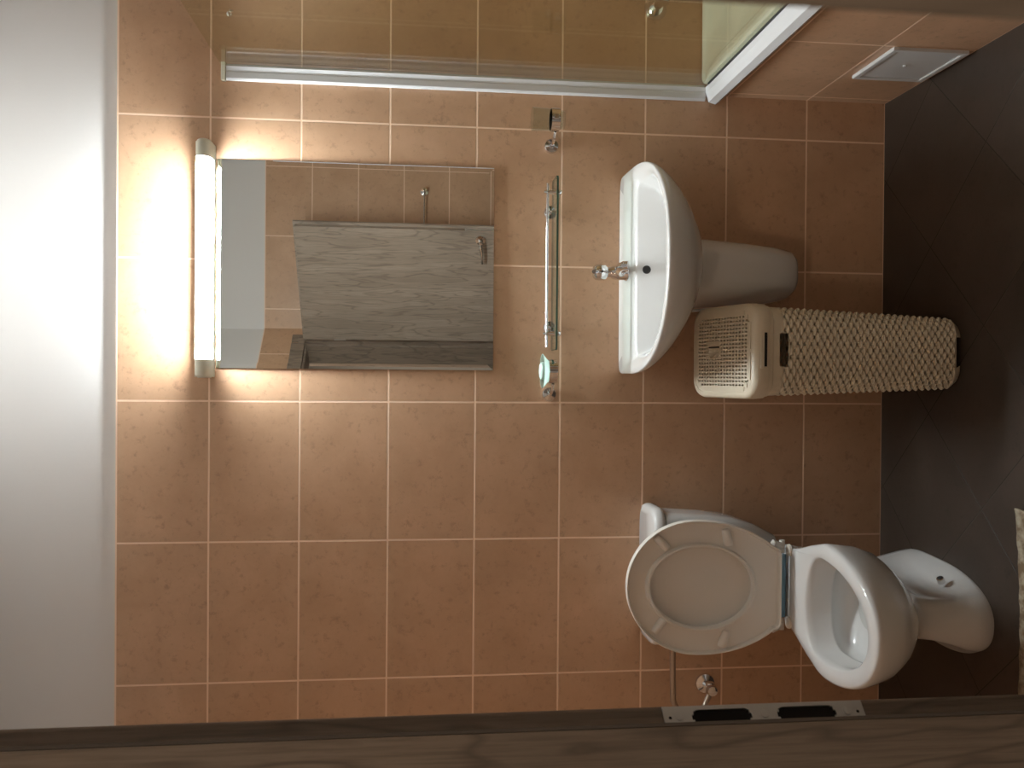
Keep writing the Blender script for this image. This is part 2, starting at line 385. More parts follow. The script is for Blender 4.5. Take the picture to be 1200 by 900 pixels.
e = empty('shower_screen', (.94, -.45, PZ)); tag(e, 'frameless clear glass shower screen held by white aluminium profiles', 'shower screen')
GX = .952
MB().box(GX-.003, GX+.003, -.885, -.012, PZ+.04, 1.985).build('glass_panel', glass_sh, e)
q = MB(); q.extrude([(.908, -.003), (.908, -.009), (.914, -.013), (.930, -.012), (.934, -.010), (.947, -.014), (.9485, -.013), (.9485, -.003), (.956, -.003), (.957, -.001), (.914, -.001)], lambda p, z: (p[0], p[1], z), PZ+.045, 1.972)
q.build('wall_profile', alu, e, bevel=.001)
q = MB().box(.906, .958, -.016, -.001, 1.9725, 1.985); q.build('end_cap', creamcap, e, bevel=.002)
q = MB(); q.extrude([(.908, PZ), (.900, PZ+.012), (.906, PZ+.034), (.930, PZ+.044), (GX-.004, PZ+.046), (GX-.004, PZ)], lambda p, y: (p[0], y, p[1]), -.89, -.004)
q.build('bottom_rail', alu, e, bevel=.001)
q = MB(); q.tube([(.948, -.89, PZ+.048), (.948, -.046, PZ+.048)], .003, 8); q.build('seal', rubber, e, smooth=True)
# front of the enclosure
MB().box(.97, XR-.02, -.888, -.882, PZ+.06, 1.985).build('glass_panel', glass_sh, e)
MB().box(.915, .968, -.898, -.868, PZ+.047, 1.99).build('corner_post', alu, e, bevel=.002)
MB().box(.969, XR-.015, -.898, -.865, PZ+.056, PZ+.08).build('bottom_rail', alu, e, bevel=.002)

mx = empty('shower_mixer', (1.25, 0, .73)); tag(mx, 'chrome shower mixer on the tiled wall behind the glass screen', 'shower mixer')
for x in (1.178, 1.328):
    MB().lathe((x, 0, .728), (0, -1, 0), [(.034, 0), (.033, .004), (.017, .026), (.013, .030), (.013, .055)], 32).build('escutcheon', chrome, mx, smooth=True)
q = MB(); q.tube([(1.165, -.07, .728), (1.345, -.07, .728)], .021, 24); q.tube([(1.253, -.075, .728), (1.253, -.17, .70)], [.013, .011], 16); q.build('body', chrome, mx, smooth=True)
MB().tube([(1.253, -.07, .748), (1.253, -.072, .775), (1.253, -.14, .80)], [.018, .015, .007], 16).build('lever', chrome, mx, smooth=True)
sr = empty('shower_rail', (1.20, 0, 1.6)); tag(sr, 'shower rail with hand shower on the tiled wall behind the glass, mostly beyond the frame', 'shower rail')
MB().tube([(1.185, -.045, 1.58), (1.185, -.045, 2.12)], .011, 20).build('rail', chrome, sr, smooth=True)
for z in (1.615, 2.09): MB().lathe((1.185, 0, z), (0, -1, 0), [(.018, 0), (.016, .01), (.012, .045), (.008, .055)], 20).build('bracket', chrome, sr, smooth=True)
q = MB(); q.lathe((1.185, -.09, 1.98), (0, -.8, -.6), [(.010, -.03), (.014, .03), (.045, .05), (.046, .06), (.03, .064)], 28); q.tube([(1.185, -.05, 1.98), (1.185, -.09, 1.98)], .012, 12); q.build('hand_shower', chrome, sr, smooth=True)
hk = empty('robe_hook', (1.098, 0, 1.966)); tag(hk, 'tiny chrome hook high on the tiled wall behind the shower glass', 'hook')
MB().lathe((1.098, 0, 1.966), (0, -1, 0), [(.009, 0), (.008, .004), (.004, .007)], 20).build('backplate', chrome, hk, smooth=True)
MB().tube([(1.098, -.005, 1.966), (1.098, -.018, 1.960), (1.098, -.022, 1.953), (1.100, -.026, 1.960)], .0032, 10).build('prong', chrome, hk, smooth=True)

# ------------------------------------------------------------ mirror and lamp
mr_ = empty('wall_mirror', (.39, 0, 1.6), .0036); tag(mr_, 'tall rectangular wall mirror reflecting the open oak door, above the glass shelf', 'mirror')
x0, x1, z0, z1 = .0935, .6865, 1.208, 1.996
def rect(x0, x1, z0, z1, y): return [(x0, y, z0), (x1, y, z0), (x1, y, z1), (x0, y, z1)]
MB().loft([rect(x0, x1, z0, z1, -.0044), rect(x0+.016, x1-.016, z0+.016, z1-.016, -.00446)], False, True).build('silvered_glass', mirror_m, mr_)
MB().box(x0+.0005, x1-.0005, -.0043, -.0017, z0+.0005, z1-.0005).build('backing', rubber, mr_)

lp = empty('mirror_lamp', (.395, 0, 2.018)); tag(lp, 'fluorescent strip lamp glowing above the mirror with cream end caps', 'wall lamp')
def lprof(s_, yb=-.036, zc=2.0185): # outline of the diffuser section
    out = []
    for k in range(17):
        t_ = -PI/2 + PI*k/16
        out.append((yb - .052*math.cos(t_)**.8*s_, zc + .0205*math.copysign(abs(math.sin(t_))**.8, math.sin(t_))*s_))
    return out
X0, X1 = .066, .724
q = MB(); q.extrude(lprof(1.0), lambda p, x: (x, p[0], p[1]), X0+.052, X1-.052); q.build('diffuser', lamp_m, lp, smooth=True)
MB().box(X0+.002, X1-.002, -.0358, -.0005, 2.000, 2.037).box(X0+.002, X1-.002, -.0545, -.0005, 2.0405, 2.0430).box(X0+.002, X1-.002, -.010, -.0005, 2.037, 2.0405).build('housing', creamcap, lp, bevel=.002)  # includes an opaque top lip added to cut the glow on the wall above
for xa, xb in ((X0, X0+.052), (X1-.052, X1)):
    sg = 1 if xa == X0 else -1
    xo, xi = (xa, xb) if sg == 1 else (xb, xa)
    rs = [[(x, p[0], p[1]) for p in lprof(s_)] for x, s_ in ((xo, .80), (xo+sg*.004, .97), (xo+sg*.012, 1.10), (xi-sg*.0004, 1.10))]
    MB().loft(rs).build('end_cap', creamcap, lp, smooth=True, angle=60)
MB().box(.150, .166, -.056, -.048, 1.9945, 1.9985).build('pull_switch', creamcap, lp)

# ------------------------------------------------------------ chrome accessories under the mirror
def flange(parent, x, z, nm='wall_flange'):
    return MB().lathe((x, 0, z), (0, -1, 0), [(.0215, 0), (.0215, .007), (.019, .0105), (.008, .012), (.007, .020), (.003, .021)], 32).build(nm, chrome, parent, smooth=True)
def hoop(c, r, z, n=40): return [(c[0]+r*math.cos(2*PI*k/n), c[1]+r*math.sin(2*PI*k/n), z) for k in range(n)]
def band(mb, c, r, za, zb, th=.0015, n=40):
    rs = [hoop(c, r, za), hoop(c, r, zb), hoop(c, r-th, zb), hoop(c, r-th, za)]
    return mb.loft(rs, closed=True)
th_ = empty('tumbler_holder', (.757, 0, 1.04)); tag(th_, 'chrome ring holder on the wall beside the shower screen, carrying the toothbrush tumbler', 'tumbler holder')
flange(th_, .757, 1.040)
MB().tube([(.757, -.018, 1.040), (.760, -.045, 1.040), (.770, -.062, 1.040), (.7805, -.072, 1.040)], .0045, 12).build('arm', chrome, th_, smooth=True)
q = MB(); band(q, (.812, -.080), .0325, 1.030, 1.054); q.build('ring', chrome, th_, smooth=True)
MB().box(.805, .819, -.1155, -.1125, 1.035, 1.049).build('clasp', chrome, th_, bevel=.001)
tb = MB(); cc = (.812, -.080)
tb.loft([hoop(cc, .024, 1.014), hoop(cc, .026, 1.018), hoop(cc, .0305, 1.050), hoop(cc, .0335, 1.108), hoop(cc, .0322, 1.108), hoop(cc, .029, 1.050), hoop(cc, .0235, 1.021)])
tag(tb.build('tumbler', glass_cup, smooth=True), 'clear glass tumbler standing in the chrome ring beside the shower screen', 'glass')

sd = empty('soap_dish_holder', (.025, 0, 1.041)); tag(sd, 'chrome ring holder left of the glass shelf, carrying the glass soap dish', 'soap dish holder')
flange(sd, .025, 1.041)
MB().tube([(.025, -.018, 1.041), (.028, -.045, 1.041), (.040, -.066, 1.041), (.056, -.074, 1.040)], .0045, 12).build('arm', chrome, sd, smooth=True)
q = MB(); band(q, (.092, -.080), .0345, 1.032, 1.056); q.build('ring', chrome, sd, smooth=True)
cc = (.092, -.080)
dm = MB(); dm.loft([hoop(cc, .012, 1.047), hoop(cc, .028, 1.0505), hoop(cc, .0325, 1.058), hoop(cc, .050, 1.072), hoop(cc, .0485, 1.0735), hoop(cc, .031, 1.061), hoop(cc, .012, 1.052)])
dish = dm.build('soap_dish', glass_soap, smooth=True); tag(dish, 'round frosted glass soap dish sitting in the chrome ring left of the shelf', 'soap dish')
sp = MB(); sp.loft([sring(.092, -.082, .026*k1, .018*k1, .018*k1, 2.4, 2.4, 1.0625+dz, 32) for k1, dz in ((.7, 0), (.95, .004), (1, .009), (.95, .014), (.7, .018), (.3, .0195))])
tag(sp.build('soap_bar', mat('pale_green_soap', (.62,.80,.74), .35), smooth=True), 'pale green bar of soap lying on the glass soap dish', 'soap')
T = NT(bpy.data.materials['pale_green_soap']); T.bump(T.noise(T.c, 60, 2), .1, .001)

sh = empty('glass_shelf', (.39, 0, 1.04)); tag(sh, 'narrow glass shelf with a chrome gallery rail below the mirror', 'shelf')
q = MB(); q.loft([rrect(.398, -.085, .2445, .0435, .011, 1.037), rrect(.398, -.085, .2445, .0435, .011, 1.0425)]); q.build('glass_plate', glass_edge, sh)
q = MB(); q.loft([rrect(.398, -.085, .2447, .0437, .011, 1.037), rrect(.398, -.085, .2447, .0437, .011, 1.0425), rrect(.398, -.085, .246, .045, .012, 1.0425), rrect(.398, -.085, .246, .045, .012, 1.037)], closed=True); q.build('polished_edge', glass_rim, sh)
for xf, xc in ((.560, .598), (.221, .198)):
    f_ = flange(sh, xf, 1.040)
    MB().tube([(xf, -.018, 1.040), (xf+(xc-xf)*.2, -.05, 1.0335), (xf+(xc-xf)*.7, -.085, 1.031), (xc, -.112, 1.031)], .0045, 12).build('arm', chrome, sh, smooth=True)
    q = MB(); q.lathe((xc, -.114, 1.027), (0, 0, 1), [(.006, 0), (.0075, .002), (.0075, .009)], 20); q.lathe((xc, -.114, 1.0435), (0, 0, 1), [(.0075, 0), (.0065, .010), (.005, .022), (.0065, .026), (.003, .033)], 20)
    q.build('clamp', chrome, sh, smooth=True)
q = MB(); q.tube([(.160, -.114, 1.066), (.622, -.114, 1.066)], .0036, 14); q.build('gallery_rail', chrome, sh, smooth=True)

# ------------------------------------------------------------ wash basin
SX = .378
ZSQ = lambda z: .832-(.832-z)*.80
wb = empty('wash_basin', (SX, 0, .83)); tag(wb, 'white ceramic wash basin mounted on the tiled wall under the glass shelf', 'wash basin')
def SR(s_, y0, bf, bb, z, nf=2.35, nb=12, tilt=.022, a=.292): return sring(SX, y0, a*s_, bf, bb, nf, nb, ZSQ(z), 128, tilt)
ZS = .832
rings = [SR(.26, -.12, .19, .115, .655, 2.2), SR(.42, -.12, .235, .117, .668, 2.2), SR(.60, -.12, .275, .118, .690, 2.2), SR(.76, -.12, .310, .119, .722, 2.2),
         SR(.88, -.12, .335, .119, .756, 2.25), SR(.955, -.12, .349, .119, .786, 2.3), SR(.99, -.12, .3565, .1195, .808), SR(1.0, -.12, .360, .1195, ZS-.010),
         SR(.998, -.12, .3595, .1195, ZS-.003), SR(.988, -.12, .356, .119, ZS), 
         ]
def IR(a, y0, bf, bb, z, nf=2.5, nb=5.0): return sring(SX, y0, a, bf, bb, nf, nb, z, 128, .022)
rings += [IR(.268, -.150, .306, .110, ZS-.001, 2.4, 9), IR(.250, -.200, .247, .036, ZS-.004, 2.5, 7), IR(.240, -.205, .236, .034, ZS-.012, 2.5, 7), IR(.222, -.21, .215, .026, ZS-.050, 2.4, 6), IR(.185, -.215, .180, .012, ZS-.085, 2.3, 4),
          IR(.12, -.215, .12, -.010+.02, ZS-.110, 2.2, 3), IR(.03, -.225, .03, .02, ZS-.118, 2, 2)]
MB().loft(rings).build('bowl', ceramic, wb, smooth=True, angle=70)
# overflow hole in the back of the bowl
MB().lathe((.3745, -.1915, .799), (0, -1, .35), [(.0115, 0), (.0115, .002), (.009, .003), (.008, .0005)], 28).build('overflow_hole', rubber, wb, smooth=True)
MB().lathe((SX, -.225, .7095), (0, 0, 1), [(.026, 0), (.026, .004), (.02, .006)], 28).build('drain', chrome, wb, smooth=True)
# half pedestal hanging under the basin
hp = empty('half_pedestal', (SX, 0, .33)); tag(hp, 'white ceramic half pedestal on the wall hiding the waste below the wash basin', 'pedestal')
rs = []
for z, a_, b_ in ((.350, .056, .15), (.354, .068, .175), (.370, .076, .192), (.42, .084, .205), (.51, .092, .222), (.62, .099, .234), (.684, .103, .240)):
    rs.append(sring(SX+.0, -.03, a_, b_-.03, .0295, 3.0, 14, z, 96))
MB().loft(rs).build('shroud', ceramic, hp, smooth=True, angle=60)
q = MB(); q.loft([rrect(SX, -.006, .088, .0055, .004, .40), rrect(SX, -.006, .108, .0055, .004, .66)]); q.build('wall_flange', ceramic, hp, smooth=True)
# basin tap
tp = empty('basin_tap', (.378, -.085, .829)); tag(tp, 'chrome single-lever mixer tap standing on the back ledge of the wash basin', 'tap')
q = MB(); q.lathe((.378, -.085, .8285), (0, 0, 1), [(.024, 0), (.024, .004), (.0215, .008), (.0205, .030), (.019, .042), (.014, .048), (.0135, .058), (.019, .062)], 32); q.build('body', chrome, tp, smooth=True)
MB().tube([(.378, -.098, .851), (.380, -.13, .864), (.383, -.17, .868), (.385, -.19, .862), (.385, -.196, .852)], [.0145, .013, .012, .0125, .0115], 20).build('spout', chrome, tp, smooth=True)
MB().tube([(.3935, -.060, .85), (.3935, -.060, .888)], .003, 10).build('lift_rod', chrome, tp, smooth=True)
q = MB(); q.lathe((.378, -.085, .8905), (0, 0, 1), [(.019, 0), (.0225, .004), (.0235, .018), (.0225, .030), (.016, .037), (.006, .039)], 32)
hnd = q.build('handle', chrome, tp, smooth=True)
MB().tube([(.378, -.1, .920), (.372, -.14, .934), (.370, -.165, .942)], [.009, .007, .006], 14).build('lever', chrome, hnd, smooth=True)
MB().lathe((.378, -.1086, .906), (0, -1, 0), [(.004, 0), (.0038, .0012), (.001, .0014)], 16).build('index_dot', rubber, hnd, smooth=True)

# ------------------------------------------------------------ laundry basket
BX, BY = .146, -.292
lb = empty('laundry_basket', (BX, BY, 0)); tag(lb, 'tall slim cream wicker-look laundry basket with perforated lid, between basin pedestal and toilet', 'laundry basket')
def peri(cx, cy, a, b, r, s):
    """point and normal at arc length s (0..1) of a rounded rectangle"""
    segs = [(2*(a-r)), PI/2*r, 2*(b-r), PI/2*r]*2; L = sum(segs); d = (s % 1)*L
    # start at front-left going +x along the front
    corners = [((-a+r, -b), (1, 0), (0, -1)), None, ((a, -b+r), (0, 1), (1, 0)), None, ((a-r, b), (-1, 0), (0, 1)), None, ((-a, b-r), (0, -1), (-1, 0)), None]
    cc = [None, (a-r, -b+r, -PI/2), None, (a-r, b-r, 0), None, (-a+r, b-r, PI/2), None, (-a+r, -b+r, PI)]
    for i, l in enumerate(segs):
        if d <= l or i == 7:
            if i % 2 == 0:
                p, t_, n_ = corners[i]; return (cx+p[0]+t_[0]*d, cy+p[1]+t_[1]*d), n_
            x, y, t0 = cc[i]; t_ = t0 + d/r
            return (cx+x+r*math.cos(t_), cy+y+r*math.sin(t_)), (math.cos(t_), math.sin(t_))
        d -= l
HB = .545
NS, NZ = 528, 372
NRIB = 50      # ribs round the basket; strands pass over every other one
ZW0, ZW1 = .016, .510
verts = []; faces = []
NROW = 54
for j in range(NZ+1):
    z = HB*j/NZ; f = z/HB
    a_, b_ = .094+.022*f, .103+.024*f
    if z < .02: a_ -= (.02-z)*.5; b_ -= (.02-z)*.5
    r_ = .045
    for i in range(NS):
        s_ = i/NS
        p, n_ = peri(BX, BY, a_, b_, r_, s_)
        dsp = 0
        if ZW0 < z < ZW1:
            k = (z-ZW0)/(ZW1-ZW0)*NROW; row = math.floor(k); fr_ = k-row
            over = math.cos(PI*(s_*NRIB + row)*1.0)
            prof = max(0, 1-(2*fr_-1)**2)**.8
            # strands swell where they pass over a rib and dip behind it
            fade = min(1, (z-ZW0)/.01, (ZW1-z)/.03)
            dsp = (-.0070 + prof*(.0008 + .0086*(.5+.5*over)**.5))*fade
        else: dsp = 0
        if z > .53: dsp += .002
        verts.append((p[0]+n_[0]*dsp, p[1]+n_[1]*dsp, z))
def inslot(i, j):
    s_ = (i+.5)/NS; z = HB*(j+.5)/NZ
    f = z/HB; a_, b_ = .094+.022*f, .103+.024*f
    p, n_ = peri(BX, BY, a_, b_, .045, s_)
    if n_[1] > -.5: return False
    x = p[0]-BX
    def cap(xc, zc, hx, hz, r): 
        dx, dz = max(0, abs(x-xc)-(hx-r)), max(0, abs(z-zc)-(hz-r)); return dx*dx+dz*dz < r*r
    return cap(.003, .4985, .043, .0135, .005) or cap(0, -.004, .042, .026, .008)
for j in range(NZ):
    for i in range(NS):
        if inslot(i, j): continue
        z_ = HB*(j+.5)/NZ
        if ZW0+.01 < z_ < ZW1-.012:
            k_ = (z_-ZW0)/(ZW1-ZW0)*NROW; ro_ = math.floor(k_)
            if math.cos(PI*((i+.5)/NS*NRIB + ro_)) < -.62 and .28 < k_-ro_ < .72: continue
        k = (i+1) % NS; faces.append((j*NS+i, j*NS+k, (j+1)*NS+k, (j+1)*NS+i))
q = MB(); q.add(verts, faces); body = q.build('body', wicker, lb, smooth=True, angle=180)
sm = body.modifiers.new('solid', 'SOLIDIFY'); sm.thickness = .002; sm.offset = -1
q = MB(); q.loft([rrect(BX, BY, .086, .095, .04, .012), rrect(BX, BY, .086, .095, .04, .015)]); q.build('base', wicker, lb)
# inner lining seen as darkness through the openings
# lid: rim, perforated top
lid_rim = MB()
A, B = .1215, .1320
SL = .29                       # the lid rises towards the wall
def slope(r): return [(x, y, z + SL*(y-(BY-B))) for x, y, z in r]
rs = [rrect(BX, BY, A, B, .048, HB-.004), slope(rrect(BX, BY, A+.002, B+.002, .050, HB+.002)), slope(rrect(BX, BY, A+.002, B+.002, .050, HB+.024)), slope(rrect(BX, BY, A-.001, B-.001, .048, HB+.031)), slope(rrect(BX, BY, A-.007, B-.007, .044, HB+.034)),
      slope(rrect(BX, BY, A-.014, B-.014, .038, HB+.0345)), slope(rrect(BX, BY, A-.015, B-.015, .037, HB+.032)), slope(rrect(BX, BY, A-.008, B-.008, .044, HB+.020)), rrect(BX, BY, A-.006, B-.006, .044, HB-.004)]
lid_rim.loft(rs, closed=True)
lidm = lid_rim.build('lid', wicker, lb, smooth=True, angle=50)
top = MB(); PXX, PYY = .0098, .0122; hx, hy = .0022, .0034; ZTOP = HB+.0335
nx, ny = 11, 9
def inr(x, y, m_=0):
    a_, b_, r_ = A-.015-m_, B-.015-m_, .037-m_
    dx, dy = max(0, abs(x)-(a_-r_)), max(0, abs(y)-(b_-r_)); return dx*dx+dy*dy <= r_*r_ and abs(x) <= a_ and abs(y) <= b_
def dome(x, y): return ZTOP + .003*(1-(x/A)**2)*(1-(y/B)**2) + SL*(y+B)
def V3(x, y, d=0): return (BX+x, BY+y, dome(x, y)-d)
GX0, GY0 = .0049, .0305
for i in range(-nx-1, nx+2):
    for j in range(-ny-1, ny+2):
        x, y = i*PXX, j*PYY
        c4 = [(x-PXX/2, y-PYY/2), (x+PXX/2, y-PYY/2), (x+PXX/2, y+PYY/2), (x-PXX/2, y+PYY/2)]
        if not all(inr(*c) for c in c4): continue
        if abs(x-GX0) < .0245 and abs(y-GY0) < .0305: continue
        if not all(inr(*c, .005) for c in c4): top.add([V3(*c) for c in c4], [(0,1,2,3)]); continue
        h4 = [(x-hx, y-hy), (x+hx, y-hy), (x+hx, y+hy), (x-hx, y+hy)]
        top.add([V3(*c) for c in c4+h4], [(0,1,5,4),(1,2,6,5),(2,3,7,6),(3,0,4,7)])
ro = rrect(0, 0, A-.013, B-.013, .038, 0); ri = rrect(0, 0, A-.024, B-.024, .030, 0)
top.loft([[V3(p[0], p[1]) for p in ro], [V3(p[0], p[1]) for p in ri]], False, False)
tpo = top.build('perforated_top', wicker, lb)
q_ = tpo.modifiers.new('solid', 'SOLIDIFY'); q_.thickness = .0016; q_.offset = -1
# finger pull: flat patch with a scooped D-shaped pocket and a slit
M_ = 48
def around(kind, k):
    t = 2*PI*k/M_; c_, s2 = math.cos(t), math.sin(t)
    if kind == 'rect':
        f = min(.0248/max(1e-6, abs(c_)), .0308/max(1e-6, abs(s2))); return c_*f, s2*f
    x = c_*.0225; y = math.copysign(abs(s2)**.6, s2)*.0235
    return min(x, .008)-.001, y
g = MB(); g.loft([[V3(GX0+around('rect', k)[0], GY0+around('rect', k)[1], -.0003) for k in range(M_)], [V3(GX0+around('d', k)[0], GY0+around('d', k)[1], -.0006) for k in range(M_)],
    [V3(GX0+around('d', k)[0]*.85-.001, GY0+around('d', k)[1]*.85, .006) for k in range(M_)], [V3(GX0+.002+around('d', k)[0]*.5, GY0+around('d', k)[1]*.5, .012) for k in range(M_)]], False, True)
gr_ = g.build('finger_pull', wicker, lb, smooth=True, angle=30)
g = MB(); c4 = [V3(GX0+x, GY0+y, d) for x, y in ((.0065,-.0235),(.0100,-.0235),(.0100,.0235),(.0065,.0235)) for d in (-.0009, .004)]
g.add(c4, [(0,2,4,6),(1,7,5,3),(0,1,3,2),(2,3,5,4),(4,5,7,6),(6,7,1,0)]); g.build('pull_slit', dark, gr_)
MB().box(BX-.040, BX+.046, BY-B-.0045, BY-B-.0015, HB+.004, HB+.010).build('latch_gap', dark, lb)
MB().box(BX-.044, BX+.050, BY-B-.0042, BY-B-.0005, HB+.0105, HB+.020).build('lid_latch', wicker, lb, bevel=.001)

# ------------------------------------------------------------ toilet
TX = -.492
to = empty('toilet', (TX, -.35, 0)); tag(to, 'white close-coupled ceramic toilet with its seat and lid raised, against the tiled wall', 'toilet')
def R_(a, y0, bf, bb, z, nf=2.15, nb=3.0, dx=0, tilt=0): return sring(TX+dx, y0, a, bf, bb, nf, nb, z, 128, tilt)
TROT = -.066
def TR(r):
    c_, s2 = math.cos(TROT), math.sin(TROT); out = []
    for x, y, z in r:
        x -= .024*max(0, min(1, (.26-z)/.10))
        a_, b_ = x-TX, y+.22; out.append((TX-.006+a_*c_-b_*s2, -.22+a_*s2+b_*c_, z))
    return out
rings = [R_(.112, -.30, .235, .19, 0.0, 2.3, 4), R_(.113, -.30, .238, .19, .012, 2.3, 4), R_(.108, -.30, .232, .185, .040, 2.3, 4), R_(.098, -.30, .215, .18, .080, 2.3, 4),
         R_(.088, -.30, .200, .175, .120, 2.3, 4), R_(.083, -.30, .193, .17, .155, 2.2, 4), R_(.088, -.31, .195, .18, .180, 2.1, 3.5), R_(.108, -.33, .215, .20, .205, 2.1, 3),
         R_(.132, -.36, .240, .23, .240, 2.1, 3), R_(.153, -.385, .262, .27, .280, 2.1, 3), R_(.166, -.405, .278, .32, .325, 2.1, 3), R_(.170, -.415, .285, .36, .365, 2.1, 3.2),
         R_(.172, -.42, .287, .375, .388, 2.1, 3.4), R_(.170, -.42, .285, .374, .398, 2.1, 3.4), R_(.164, -.42, .279, .370, .402, 2.1, 3.4)]
# give the shelf under the tank its narrowing towards the wall
def narrow(r, k=.30):
    out = []
    for x, y, z in r:
        if y > -.46:
            t_ = min(1, (y+.46)/.24); f = 1 - k*t_*t_*(3-2*t_); x = TX + (x-TX)*f
        out.append((x, y, z))
    return out
rings = [narrow(r, .0 if r[0][2] < .17 else .36) for r in rings]
# scoop on both flanks of the foot
def scoop(r):
    out = []
    for x, y, z in r:
        if z < .17 and y > -.49:
            s_ = math.sin(PI*min(1, max(0, (y+.49)/.30)))**.7 if y < -.19 else 0
            d = .040*s_*min(1, max(0, (z-.012)/.03))*max(0, min(1, (.175-z)/.05))
            sg = 1 if x > TX else -1
            if abs(x-TX) > .045: x = x - sg*d*min(1, (abs(x-TX)-.045)/.03)
        out.append((x, y, z))
    return out
rings = [scoop(r) for r in rings]
rings += [R_(.133, -.425, .240, .088, .402, 2.1, 2.3), R_(.127, -.425, .233, .082, .397, 2.1, 2.2), R_(.124, -.425, .229, .079, .380, 2.1, 2.2), R_(.121, -.425, .224, .076, .350, 2.1, 2.2),
          R_(.116, -.425, .218, .072, .338, 2.1, 2.2), R_(.115, -.425, .217, .071, .332, 2.1, 2.2), R_(.127, -.425, .226, .082, .326, 2.1, 2.2), R_(.125, -.425, .220, .080, .296, 2.1, 2.2), R_(.112, -.425, .20, .072, .282, 2.1, 2.2), R_(.06, -.42, .11, .05, .268, 2, 2), R_(.02, -.42, .04, .02, .266, 2, 2)]
rings = [TR(r) for r in rings]
MB().loft(rings).build('bowl', ceramic, to, smooth=True, angle=75)
wt = mat('toilet_water', (.55,.56,.54), .02); T = NT(wt); T.bump(T.noise(T.c, 8, 2), .03, .002)
MB().loft([TR(R_(.060, -.42, .110, .050, .2675, 2, 2)), TR(R_(.060, -.42, .110, .050, .2682, 2, 2))]).build('water', wt, to)
q = MB(); q.lathe((-.446, -.405, .062), (.8, -.25, .5), [(.0062, -.012), (.0062, .004), (.0045, .005)], 20)
fs = q.build('fixing_cap', rubber, to, smooth=True)
q = MB(); q.lathe((-.446, -.405, .062), (.8, -.25, .5), [(.0090, -.012), (.0090, .002), (.0066, .003), (.0064, .001)], 20)
q.build('cap_ring', chrome, fs, smooth=True)
# tank
tk = [sring(TX, -.09, .118, .075, .088, 5, 8, .4025, 96), sring(TX, -.09, .130, .080, .088, 5, 8, .425, 96), sring(TX, -.09, .150, .083, .088, 5, 8, .465, 96), sring(TX, -.09, .168, .085, .088, 5, 8, .53, 96),
      sring(TX, -.09, .176, .088, .088, 5, 8, .60, 96), sring(TX, -.09, .184, .090, .088, 5, 8, .728, 96)]
tank = MB().loft(tk).build('tank', ceramic, to, smooth=True, angle=60)
tl = [sring(TX, -.09, s_*.198, s_*.096, .0885, 3.6, 8, z, 96) for s_, z in ((.955, .7285), (.995, .733), (1.0, .742), (.995, .753), (.965, .761), (.90, .7635))]
MB().loft(tl).build('tank_lid', ceramic, tank, smooth=True, angle=60)
MB().lathe((TX, -.09, .7636), (0, 0, 1), [(.024, 0), (.024, .003), (.019, .005), (.018, .003)], 28).build('flush_button', chrome, tank, smooth=True)
# raised seat and lid; local seat plane: p along the seat away from the hinge, q across, h off the plane towards the room
H0 = Vector((TX-.006, -.232, .418)); W = Vector((.0, .105, 1)).normalized(); NRM = Vector((0, -1, .105)).normalized()
def SP(qx, p, h): return H0 + Vector((1, 0, 0))*qx + W*p + NRM*h
def egg(a, p0, p1, pc, wb, rc, n=48):
    """outline in (across, along): round end at p1, widest at pc, tapering to a straight hinge edge of half-width wb at p0"""
    half = []
    for k in range(n+1):
        t = PI/2*k/n; half.append((a*math.cos(t), pc+(p1-pc)*math.sin(t)))      # from the side to the tip
    low = []
    for k in range(1, n+1):
        v = k/n; p = pc-(pc-(p0+rc))*v; low.append((wb+(a-wb)*(1-v**2.2)**.9, p))
    for k in range(1, 9):
        t = PI/2*k/8; low.append((wb-rc+rc*math.cos(t), p0+rc-rc*math.sin(t)))
    for k in range(1, 8): low.append(((wb-rc)*(1-k/8), p0))
    right = list(reversed(low)) + half            # bottom centre -> tip
    left = [(-x, p) for x, p in reversed(right[:-1])]
    return right + left[:-1] if abs(left[-1][0]) < 1e-6 else right + left
lo = egg(.184, .012, .437, .245, .112, .018); ll = egg(.181, .010, .434, .245, .109, .018)
NL = len(lo)
def eo(s_, h, src=lo, pc=.235): return [SP(x*s_, pc+(p-pc)*s_, h) for x, p in src]
MB().loft([eo(.93, -.006, ll), eo(.99, -.004, ll), eo(1.0, .002, ll), eo(.985, .004, ll), eo(.955, .001, ll), eo(.5, -.001, ll), eo(.05, -.001, ll)]).build('lid', seatm, to, smooth=True, angle=50)
def ellipse_like(src, a, b, pc):
    out = []
    for x, p in src:
        t = math.atan2((p-.235), x); out.append((a*math.cos(t)/1.0, pc+b*math.sin(t)))
    return out
lin = ellipse_like(lo, .113, .143, .231)
def ei(s_, h, pc=.231): return [SP(x*s_, pc+(p-pc)*s_, h) for x, p in lin]
